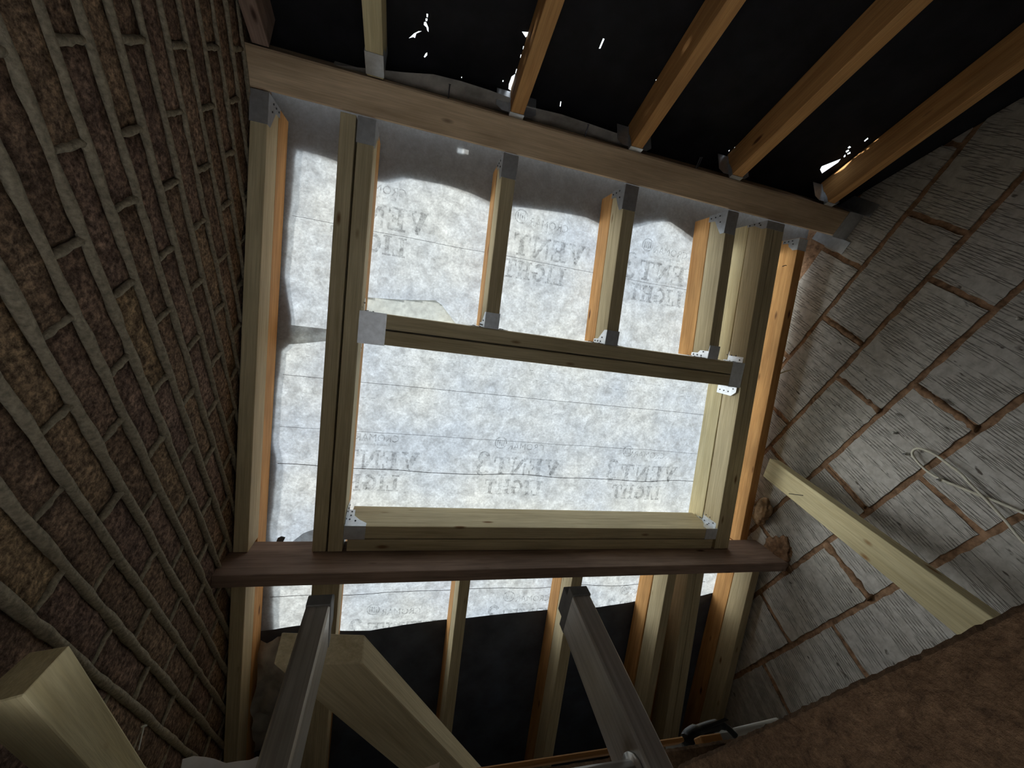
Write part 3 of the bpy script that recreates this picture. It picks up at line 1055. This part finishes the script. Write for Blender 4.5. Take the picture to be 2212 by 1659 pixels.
# slab-serif capitals on a unit-high cell: (polygons, advance)
GL = {
    'V': ([[(0.00, 0.90), (0.36, 0.90), (0.36, 1.0), (0.00, 1.0)], [(0.50, 0.90), (0.80, 0.90), (0.80, 1.0), (0.50, 1.0)],
           [(0.06, 0.90), (0.32, 0.90), (0.52, 0.20), (0.36, 0.0)], [(0.58, 0.90), (0.70, 0.90), (0.46, 0.0), (0.36, 0.0)]], 0.88),
    'E': (rc(0.0, 0.0, 0.72, 0.10) + rc(0.0, 0.90, 0.72, 1.0) + rc(0.12, 0.10, 0.34, 0.90) + rc(0.34, 0.46, 0.52, 0.56) + rc(0.50, 0.36, 0.57, 0.46) +
          rc(0.50, 0.56, 0.57, 0.66) + rc(0.64, 0.10, 0.72, 0.30) + rc(0.64, 0.70, 0.72, 0.90), 0.82),
    'N': (rc(0.0, 0.90, 0.24, 1.0) + rc(0.08, 0.0, 0.18, 0.90) + rc(0.56, 0.90, 0.86, 1.0) + rc(0.66, 0.0, 0.76, 0.90) +
          [[(0.18, 0.90), (0.32, 0.90), (0.66, 0.22), (0.66, 0.0), (0.60, 0.0), (0.18, 0.80)]], 0.94),
    'T': (rc(0.0, 0.90, 0.78, 1.0) + rc(0.28, 0.10, 0.50, 0.90) + rc(0.18, 0.0, 0.60, 0.10) + rc(0.0, 0.66, 0.08, 0.90) + rc(0.70, 0.66, 0.78, 0.90), 0.86),
    'L': (rc(0.0, 0.0, 0.72, 0.10) + rc(0.12, 0.10, 0.34, 0.90) + rc(0.0, 0.90, 0.46, 1.0) + rc(0.62, 0.10, 0.72, 0.36), 0.80),
    'I': (rc(0.0, 0.0, 0.46, 0.10) + rc(0.12, 0.10, 0.34, 0.90) + rc(0.0, 0.90, 0.46, 1.0), 0.56),
    'G': (ring(0.42, 0.5, 0.5, 0.30, 50, 300, 16, 0.84) + rc(0.52, 0.10, 0.74, 0.42) + rc(0.44, 0.42, 0.82, 0.52), 0.90),
    'H': (rc(0.0, 0.0, 0.40, 0.10) + rc(0.0, 0.90, 0.40, 1.0) + rc(0.50, 0.0, 0.90, 0.10) + rc(0.50, 0.90, 0.90, 1.0) +
          rc(0.09, 0.10, 0.31, 0.90) + rc(0.59, 0.10, 0.81, 0.90) + rc(0.31, 0.45, 0.59, 0.55), 0.98),
    '3': (ring(0.34, 0.74, 0.26, 0.12, -85, 165, 10) + ring(0.34, 0.26, 0.28, 0.13, -165, 85, 10), 0.7),
}


def on_sheet(x, s, lift=0.0016):
    return far(x, s, memb_n(x, s) - lift)


def put(polys, bm, x0, s0, lift):
    """Polygons in (u to the left as seen from inside, v up the slope) from the anchor x0, s0."""
    for pl in polys:
        vs = [bm.verts.new(on_sheet(x0 - u, s0 - w, lift)) for u, w in pl]
        try:
            bm.faces.new(vs)
        except ValueError:
            pass


def word(txt, x0, s0, h, wid, lift=0.0016):
    bm = bmesh.new()
    tot = sum(GL[c][1] for c in txt)
    k = wid / tot
    u = 0.0
    for c in txt:
        pl, adv = GL[c]
        put([[((u + a) * k, b * h) for a, b in p] for p in pl], bm, x0, s0, lift)
        u += adv
    return bm


def small_text(txt, x0, s0, h, wid, lift=0.0016):
    """Small capitals from the built-in face, laid on the sheet."""
    cu = bpy.data.curves.new('t', 'FONT')
    cu.body = txt
    cu.fill_mode = 'BOTH'
    cu.resolution_u = 2
    o = bpy.data.objects.new('t', cu)
    COL.objects.link(o)
    bpy.context.view_layer.update()
    dg = bpy.context.evaluated_depsgraph_get()
    me_ = bpy.data.meshes.new_from_object(o.evaluated_get(dg))
    xs = [q.co.x for q in me_.vertices]
    ys = [q.co.y for q in me_.vertices]
    kx, ky = wid / (max(xs) - min(xs)), h / (max(ys) - min(ys))
    mx_, my_ = min(xs), min(ys)
    for q in me_.vertices:
        q.co = on_sheet(x0 - (q.co.x - mx_) * kx, s0 - (q.co.y - my_) * ky, lift)
    bpy.data.objects.remove(o)
    bpy.data.curves.remove(cu)
    return me_


def print_unit(xl, sl, three=True):
    """One repeat of the print; xl, sl = centre of the round mark."""
    link('printed_name', small_text('CROMAR', xl + 0.198, sl + 0.027, 0.030, 0.165), 'ink', mb)
    link('printed_small_line', small_text('Building Products', xl + 0.165, sl + 0.047, 0.012, 0.11), 'ink', mb)
    bm = bmesh.new()
    put(ring(0, 0, 0.027, 0.0225, 0, 360, 20) + [q for k in range(4) for q in rc(-0.016 + k * 0.009, -0.014, -0.0105 + k * 0.009, 0.014)], bm, xl, sl, 0.0016)
    link('printed_mark', bm_mesh(bm, 'printed_mark'), 'ink', mb)
    link('printed_word', bm_mesh(word('VENT', xl + 0.285, sl + 0.145, 0.082, 0.31), 'printed_word'), 'ink', mb)
    if three:
        link('printed_word', bm_mesh(word('3', xl - 0.030, sl + 0.150, 0.110, 0.07), 'printed_word'), 'ink', mb)
    link('printed_word', bm_mesh(word('LIGHT', xl + 0.215, sl + 0.235, 0.070, 0.265), 'printed_word'), 'ink', mb)


for xl, sl in ((-0.262, 0.132), (0.371, 0.134), (0.936, 0.138), (1.50, 0.14),
               (-0.20, 1.050), (0.416, 1.050), (1.025, 1.052),
               (-0.035, 1.815), (0.557, 1.780), (1.155, 1.765)):
    print_unit(xl, sl, xl > -0.2 or sl > 1)


def sheet_line(name, s0, wav, x0=-0.43, x1=1.62, w=0.0011, dash=None, amp=0.004):
    bm = bmesh.new()
    n = 120
    for k in range(n):
        if dash and k % 2:
            continue
        xa, xb = x0 + (x1 - x0) * k / n, x0 + (x1 - x0) * (k + 1) / n
        sa, sb = s0 + amp * noise.noise(Vector((xa * 4, wav, 0))), s0 + amp * noise.noise(Vector((xb * 4, wav, 0)))
        bm.faces.new([bm.verts.new(on_sheet(xa, sa - w, 0.0022)), bm.verts.new(on_sheet(xb, sb - w, 0.0022)),
                      bm.verts.new(on_sheet(xb, sb + w, 0.0022)), bm.verts.new(on_sheet(xa, sa + w, 0.0022))])
    return link(name, bm_mesh(bm, name), 'ink_line' if not dash else 'ink', mb)


sheet_line('guide_line', 0.292, 1, w=0.0006)
sheet_line('lap_dashes', 0.728, 2, w=0.0008, dash=True)
sheet_line('lap_dashes', 0.768, 3, w=0.0008, dash=True)
sheet_line('guide_line', 0.846, 4, w=0.0007, amp=0.002)
sheet_line('lap_dashes', 0.905, 5, w=0.0006, dash=True, amp=0.002)
sheet_line('guide_line', 1.040, 6, w=0.0006, amp=0.003)
sheet_line('guide_line', 1.190, 7.3, w=0.0012, amp=0.012)
sheet_line('guide_line', 1.735, 8.1, w=0.0012, amp=0.012)

flap('folded_corner', FOLD, 'membrane_back', 0.002)
flap('lap_crease', [(-0.426, 0.664), (-0.293, 0.662), (-0.293, 0.706), (-0.36, 0.722), (-0.419, 0.734)], 'membrane', 0.004)

flap('lap_crease', [(-0.3601, 1.4978), (-0.3243, 1.4627), (-0.270, 1.439), (-0.270, 1.5021)], 'membrane', 0.006)
flap('torn_edge', [(-0.4181, 1.5016), (-0.4127, 1.4823), (-0.4002, 1.4745), (-0.3855, 1.4784), (-0.394, 1.5016)], 'black_felt', 0.006)

# grey loose end of sheet hanging inside by the brick wall
v, f = [], []
nx, ns = 14, 22
for i in range(nx + 1):
    for j in range(ns + 1):
        t, q = i / nx, j / ns
        x = -0.445 + 0.20 * t + 0.02 * noise.noise(Vector((q * 5, 2, 0)))
        s = 1.90 + 0.46 * q + 0.05 * (1 - t) * q
        n = 0.165 - 0.05 * math.sin(q * 3.0) + 0.028 * noise.noise(Vector((t * 4, q * 7, 9))) + 0.016 * noise.noise(Vector((t * 12, q * 14, 3)))
        v.append(far(x, s, n))
for i in range(nx):
    for j in range(ns):
        k = i * (ns + 1) + j
        f.append((k, k + ns + 1, k + ns + 2, k + 1))
tag(link('loose_sheet', py_mesh(v, f, 'loose_sheet', True), 'grey_sheet'),
    'crumpled grey loose end of sheeting hanging low beside the brick wall', 'sheeting')

# ------------------------------------------------------------------ ladder standing up through the hatch
LD = 0.42
dl = Vector((-0.026, 0.361, 0.932)).normalized()
nl_ = Vector((0, -0.932, 0.361)).normalized()      # towards the camera
ub = Vector((1, 0, 0))


def lad(x, along, depth=0.0):
    """Point on the ladder: front face plane at LD from the eye, depth going back."""
    base = -nl_ * (LD + depth)
    p = base + dl * (along - base.dot(dl))
    return Vector((x, p[1], p[2]))


lz = lad(0.1, -2.2)
ladder = tag(empty('ladder', (0.1, lz[1], lz[2])), 'aluminium ladder with dark end caps rising through the hatch', 'ladder')
SD = 0.066
for xs, xi, lean in ((-0.0725, 1, 0.008), (0.2655, -1, -0.004)):
    top, bot = 0.972 * LD, -2.28
    a, b = lad(xs + lean * -6.3 * 0, bot, SD / 2), lad(xs, top, SD / 2)
    ax = b - a
    mid = (a + b) / 2
    link('stile', bm_mesh(box_bm(ax.length, 0.0265, SD, 0.0022), 'stile'), 'alu', ladder, frame(ax, nl_, mid))
    # rounded plastic cap sleeved over the top
    c0 = lad(xs, 0.985 * LD, SD / 2)
    bm = box_bm(0.030, 0.0275, SD + 0.003, 0)
    rnd = [e for e in bm.edges if abs(e.verts[0].co.x - 0.015) < 1e-4 and abs(e.verts[1].co.x - 0.015) < 1e-4 and
           abs(e.verts[0].co.z - e.verts[1].co.z) < 1e-4]
    bmesh.ops.bevel(bm, geom=rnd, offset=0.014, segments=4, affect='EDGES')
    bmesh.ops.bevel(bm, geom=[e for e in bm.edges if e.is_boundary is False and e.calc_face_angle(0) > 1.0], offset=0.001, segments=1, affect='EDGES')
    link('end_cap', bm_mesh(bm, 'end_cap'), 'alu_cap', ladder, frame(dl, nl_, c0))
for k in range(-9, 1):
    al = 0.208 + 0.25 * k
    c = lad(0, al, SD / 2 - 0.004)
    rg_ = tube('rung', [Vector((-0.06, c[1], c[2])), Vector((0.253, c[1], c[2]))], 0.0155, 'alu', ladder, 16)
    for xx, dx in ((-0.0592, 0.004), (0.2522, -0.004)):
        tube('collar', [Vector((xx, c[1], c[2])), Vector((xx + dx, c[1], c[2]))], 0.021, 'alu', rg_, 16)

# ------------------------------------------------------------------ hatch trimmers of rough sawn timber
def rough_timber(name, label, a, b, up, w, h, mat, amp=0.0016):
    ax = b - a
    n = max(24, int(ax.length / 0.0035))
    root_m = frame(ax, up, (a + b) / 2)
    bm = bmesh.new()
    L = ax.length
    prof = [(-w / 2, -h), (-w / 2, -h * 0.5), (-w / 2, -0.0035), (-w / 2 + 0.0035, 0), (w / 2 - 0.0035, 0), (w / 2, -0.0035), (w / 2, -h * 0.5), (w / 2, -h)]
    rows = []
    for i in range(n + 1):
        x = -L / 2 + L * i / n
        rows.append([bm.verts.new((x, y + amp * noise.noise(Vector((x * 60, y * 50, z * 40))),
                                   z + (amp * (0.5 * noise.noise(Vector((x * 14, y * 9, 7))) + 0.9 * noise.noise(Vector((x * 210, y * 40, 3)))) if z > -0.01 else 0))) for y, z in prof])
    m = len(prof)
    for q, s in zip(rows, rows[1:]):
        for k in range(m):
            bm.faces.new((q[k], q[(k + 1) % m], s[(k + 1) % m], s[k]))
    bm.faces.new(rows[0][::-1])
    bm.faces.new(rows[-1])
    o = link(name, bm_mesh(bm, name), mat, None, root_m)
    return tag(o, label, 'joist', 'joists round the hatch')


UP = Vector((0, 0, 1))
rough_timber('hatch_joist', 'brown rough-sawn joist edge close by in the bottom right corner', Vector((0.375, -0.85, 0.080)), Vector((0.372, 0.575, 0.0425)), UP,
             0.048, 0.15, 'rough_sawn', 0.0016)
rough_timber('hatch_joist', 'dark brown cross joist behind the ladder foot and black handle', Vector((-0.45, 0.645, 0.064)), Vector((1.70, 0.645, 0.062)), UP,
             0.044, 0.15, 'rough_sawn', 0.001)
tag(timber('packing_strip', Vector((0.02, 0.70, 0.0735)), Vector((0.445, 0.70, 0.0745)), UP, 0.022, 0.006, 'old_pine'),
    'thin orange wood strip lying behind the ladder foot', 'wood strip')
tag(timber('timber_block', Vector((0.452, 0.668, 0.064)), Vector((0.487, 0.668, 0.064)), UP, 0.02, 0.011, 'old_pine'),
    'small orange wood block beside the black handle', 'wood block')

# ------------------------------------------------------------------ loose and leaning timbers
q = [Vector((-0.0211, 0.7765, 0.2295)), Vector((-0.1446, 0.7462, 0.2283)), Vector((-0.1475, 0.7578, 0.2752)), Vector((-0.0243, 0.7877, 0.2751))]
lt = prism('loose_timber', q, Vector((0.4653, 0.8667, -0.1799)) * 0.95, 'new_pine')
tag(lt, 'thick splayed-end timber lying behind the left ladder stile', 'timber')
q = [Vector((-0.3397, 0.5993, 0.1721)), Vector((-0.4387, 0.6932, 0.1881)), Vector((-0.4048, 0.6786, 0.2395)), Vector((-0.3285, 0.6033, 0.2174))]
lt2 = prism('loose_timber', q, Vector((-0.0702, 0.995, -0.0709)) * 1.15, 'pale_pine')
tag(lt2, 'pale new timber with angled end in the bottom left corner', 'timber')
nail(lt2, Vector((-0.345, 0.955, 0.188)), Vector((-0.09, 0.0, 0.4)), 0.030, 0.0011, 0.004, 'white_plastic')

c = Vector((1.6346, 1.075, 1.0062))
d = Vector((0.3098, 0.4068, 0.8594)).normalized()
e1 = Vector((-0.057, 0.910, -0.410))
e1 = (e1 - d * e1.dot(d)).normalized()
e2 = Vector((0.949, -0.080, -0.304))
e2 = (e2 - d * e2.dot(d) - e1 * e2.dot(e1)).normalized()
SW, ST = 0.090, 0.047
q = [c, c + e1 * SW, c + e1 * SW + e2 * ST, c + e2 * ST]
st = prism('leaning_strut', q, -d * 1.085, 'pale_pine')
tag(st, 'pale knotty timber strut leaning up against the block wall', 'timber')
pn = c - d * 0.27 + e1 * 0.045
nail(st, pn, (-e2 + d * 0.5 + e1 * 0.35), 0.045, 0.0014, 0.0016)

# ------------------------------------------------------------------ cable and fixings on the block wall
cab = tag(empty('cable', (1.715, 0.60, 0.37)), 'thin cream cable looped on the block wall', 'cable')


def smooth_path(pts, n=6):
    out = []
    P = [Vector(p) for p in pts]
    for i in range(len(P) - 1):
        p0, p1, p2, p3 = P[max(i - 1, 0)], P[i], P[i + 1], P[min(i + 2, len(P) - 1)]
        for k in range(n):
            t = k / n
            out.append(0.5 * ((2 * p1) + (p2 - p0) * t + (2 * p0 - 5 * p1 + 4 * p2 - p3) * t * t + (3 * p1 - p0 - 3 * p2 + p3) * t ** 3))
    out.append(P[-1])
    return out


cx = 1.715
loop = [(cx - 0.01, 0.668, 0.30), (cx - 0.006, 0.6685, 0.3727), (cx - 0.004, 0.6567, 0.4309), (cx, 0.6472, 0.5011), (cx, 0.6414, 0.5519), (cx, 0.6361, 0.5832),
        (cx, 0.6386, 0.6306), (cx, 0.6414, 0.6628), (cx, 0.6518, 0.6955), (cx, 0.6608, 0.7090), (cx, 0.6738, 0.7128), (cx, 0.6869, 0.7071),
        (cx, 0.6929, 0.6917), (cx, 0.6974, 0.6590), (cx, 0.6960, 0.6297), (cx, 0.6899, 0.6029), (cx, 0.6818, 0.5819), (cx, 0.6686, 0.5530),
        (cx, 0.6549, 0.5215), (cx + 0.007, 0.6472, 0.5011), (cx + 0.006, 0.6364, 0.4820), (cx + 0.004, 0.6121, 0.4242), (cx + 0.004, 0.575, 0.34)]
tube('cable_run', smooth_path(loop), 0.0040, 'cable', cab)
for y, z in ((0.6998, 0.7176), (0.6916, 0.6013)):
    cl = tube('cable_clip', [Vector((XR - 0.003, y, z)), Vector((1.712, y, z)), Vector((1.706, y, z))], [0.006, 0.006, 0.004], 'white_plastic', cab, 10)
    nail(cl, Vector((1.708, y, z)), Vector((-1, 0, 0)), 0.006, 0.0012, 0.0022)
for lab, y, z in (('white wall plug in the block wall above the cable loop', 0.6767, 0.7977),
                  ('white wall plug in the block wall at the right picture edge', 0.2059, 0.8146),
                  ('white wall plug low on the block wall beside the strut', 0.938, 0.3234)):
    pg = tag(empty('wall_plug', (XR, y, z)), lab, 'wall plug')
    tube('plug_body', [Vector((XR + 0.002, y, z)), Vector((XR - 0.012, y, z + 0.001))], [0.0045, 0.004], 'white_plastic', pg, 10)
    tube('plug_rim', [Vector((XR - 0.012, y, z + 0.001)), Vector((XR - 0.016, y, z + 0.001))], [0.0055, 0.0035], 'white_plastic', pg, 10)

# crumpled tan wad stuffed between wall and purlin
bm = bmesh.new()
bmesh.ops.create_icosphere(bm, subdivisions=4, radius=1)
for v_ in bm.verts:
    p = v_.co.copy()
    k = 1 + 0.42 * noise.noise(p * 1.7) + 0.24 * noise.noise(p * 4.1 + Vector((3, 1, 2))) + 0.12 * noise.noise(p * 9)
    v_.co = Vector((p.x * 0.022, p.y * 0.062, p.z * 0.040)) * k
tag(link('crumpled_wad', bm_mesh(bm, 'crumpled_wad', True), 'tan_wad', None, Matrix.Translation((1.712, 1.335, 0.905)) @ Matrix.Rotation(-0.35, 4, 'X')),
    'crumpled tan wad stuffed between block wall and end of purlin', 'packing')
bm = bmesh.new()
bmesh.ops.create_icosphere(bm, subdivisions=4, radius=1)
for v_ in bm.verts:
    p = v_.co.copy()
    k = 1 + 0.5 * noise.noise(p * 2.1 + Vector((9, 0, 0))) + 0.22 * noise.noise(p * 5)
    v_.co = Vector((p.x * 0.012, p.y * 0.070, p.z * 0.060)) * k
link('mortar_smear', bm_mesh(bm, 'mortar_smear', True), 'mortar', wr, Matrix.Translation((XR, 1.40, 0.74)))

# ------------------------------------------------------------------ bits lying on the hatch edge
tc_ = tag(empty('plastic_box', (0.55, 0.80, 0.065)), 'small grey box with a black curved handle behind the rough joist', 'box')
link('box_body', bm_mesh(box_bm(0.15, 0.06, 0.030, 0.004), 'box_body'), 'grey_plastic', tc_, Matrix.Translation((0.585, 0.83, 0.079)))
path = smooth_path([(0.497, 0.755, 0.0765), (0.494, 0.755, 0.084), (0.510, 0.755, 0.0895), (0.535, 0.755, 0.0935), (0.562, 0.755, 0.0950), (0.576, 0.755, 0.0900), (0.585, 0.755, 0.078)], 5)
bm = bmesh.new()
tube_bm(bm, path, [0.0110] * 12 + [0.0085] * 8 + [0.006] * 4 + [0.0048] * (len(path) - 24), 10)
link('handle', bm_mesh(bm, 'handle', True), 'black_plastic', tc_)
plate([(0.496, 0.0895), (0.562, 0.1005), (0.568, 0.097), (0.498, 0.0865)], 0.014, Vector((0, 0.748, 0)), Vector((1, 0, 0)), Vector((0, 0, 1)), 'handle_rib', 'black_plastic', tc_)
for xx in (0.532, 0.541):
    tube('handle_stud', [Vector((xx, 0.752, 0.086)), Vector((xx + 0.001, 0.752, 0.0785))], [0.003, 0.0018], 'black_plastic', tc_, 6)
tag(tube('white_pipe', [Vector((0.60, 0.772, 0.0855)), Vector((0.72, 0.80, 0.094))], 0.006, 'white_plastic', None, 12),
    'short white pipe end resting beyond the black handle', 'pipe')


def scrap(name, label, pts, seed, thick=0.004):
    bm = bmesh.new()
    a = [bm.verts.new(Vector(p) + Vector((0, 0.006 * noise.noise(Vector((i, seed, 0))), 0))) for i, p in enumerate(pts)]
    b = [bm.verts.new(Vector(p) + Vector((0, thick + 0.02 * abs(noise.noise(Vector((i * 0.7, seed, 5)))), -0.004))) for i, p in enumerate(pts)]
    bm.faces.new(a)
    bm.faces.new(b[::-1])
    for i in range(len(pts)):
        j = (i + 1) % len(pts)
        bm.faces.new((a[i], a[j], b[j], b[i]))
    bmesh.ops.triangulate(bm, faces=bm.faces)
    return tag(link(name, bm_mesh(bm, name), 'paper'), label, 'paper')


Y = 0.80
scrap('torn_paper', 'torn white paper scrap on the floor left of the ladder',
      [(-0.2336, Y, 0.1430), (-0.222, Y, 0.1452), (-0.207, Y, 0.1425), (-0.203, Y, 0.1385), (-0.196, Y, 0.1395), (-0.193, Y, 0.1355), (-0.18, Y, 0.1335),
       (-0.165, Y, 0.1340), (-0.152, Y, 0.1335), (-0.144, Y, 0.1360), (-0.143, Y, 0.1335), (-0.134, Y, 0.1355), (-0.130, Y, 0.126), (-0.130, Y, 0.100),
       (-0.225, Y, 0.100), (-0.228, Y, 0.130)], 2.2)
scrap('torn_paper', 'small torn white paper tip under the loose timber behind the ladder',
      [(0.060, 0.72, 0.0885), (0.088, 0.72, 0.0925), (0.0935, 0.72, 0.0945), (0.0925, 0.72, 0.0925), (0.085, 0.72, 0.084), (0.06, 0.72, 0.07)], 6.1)
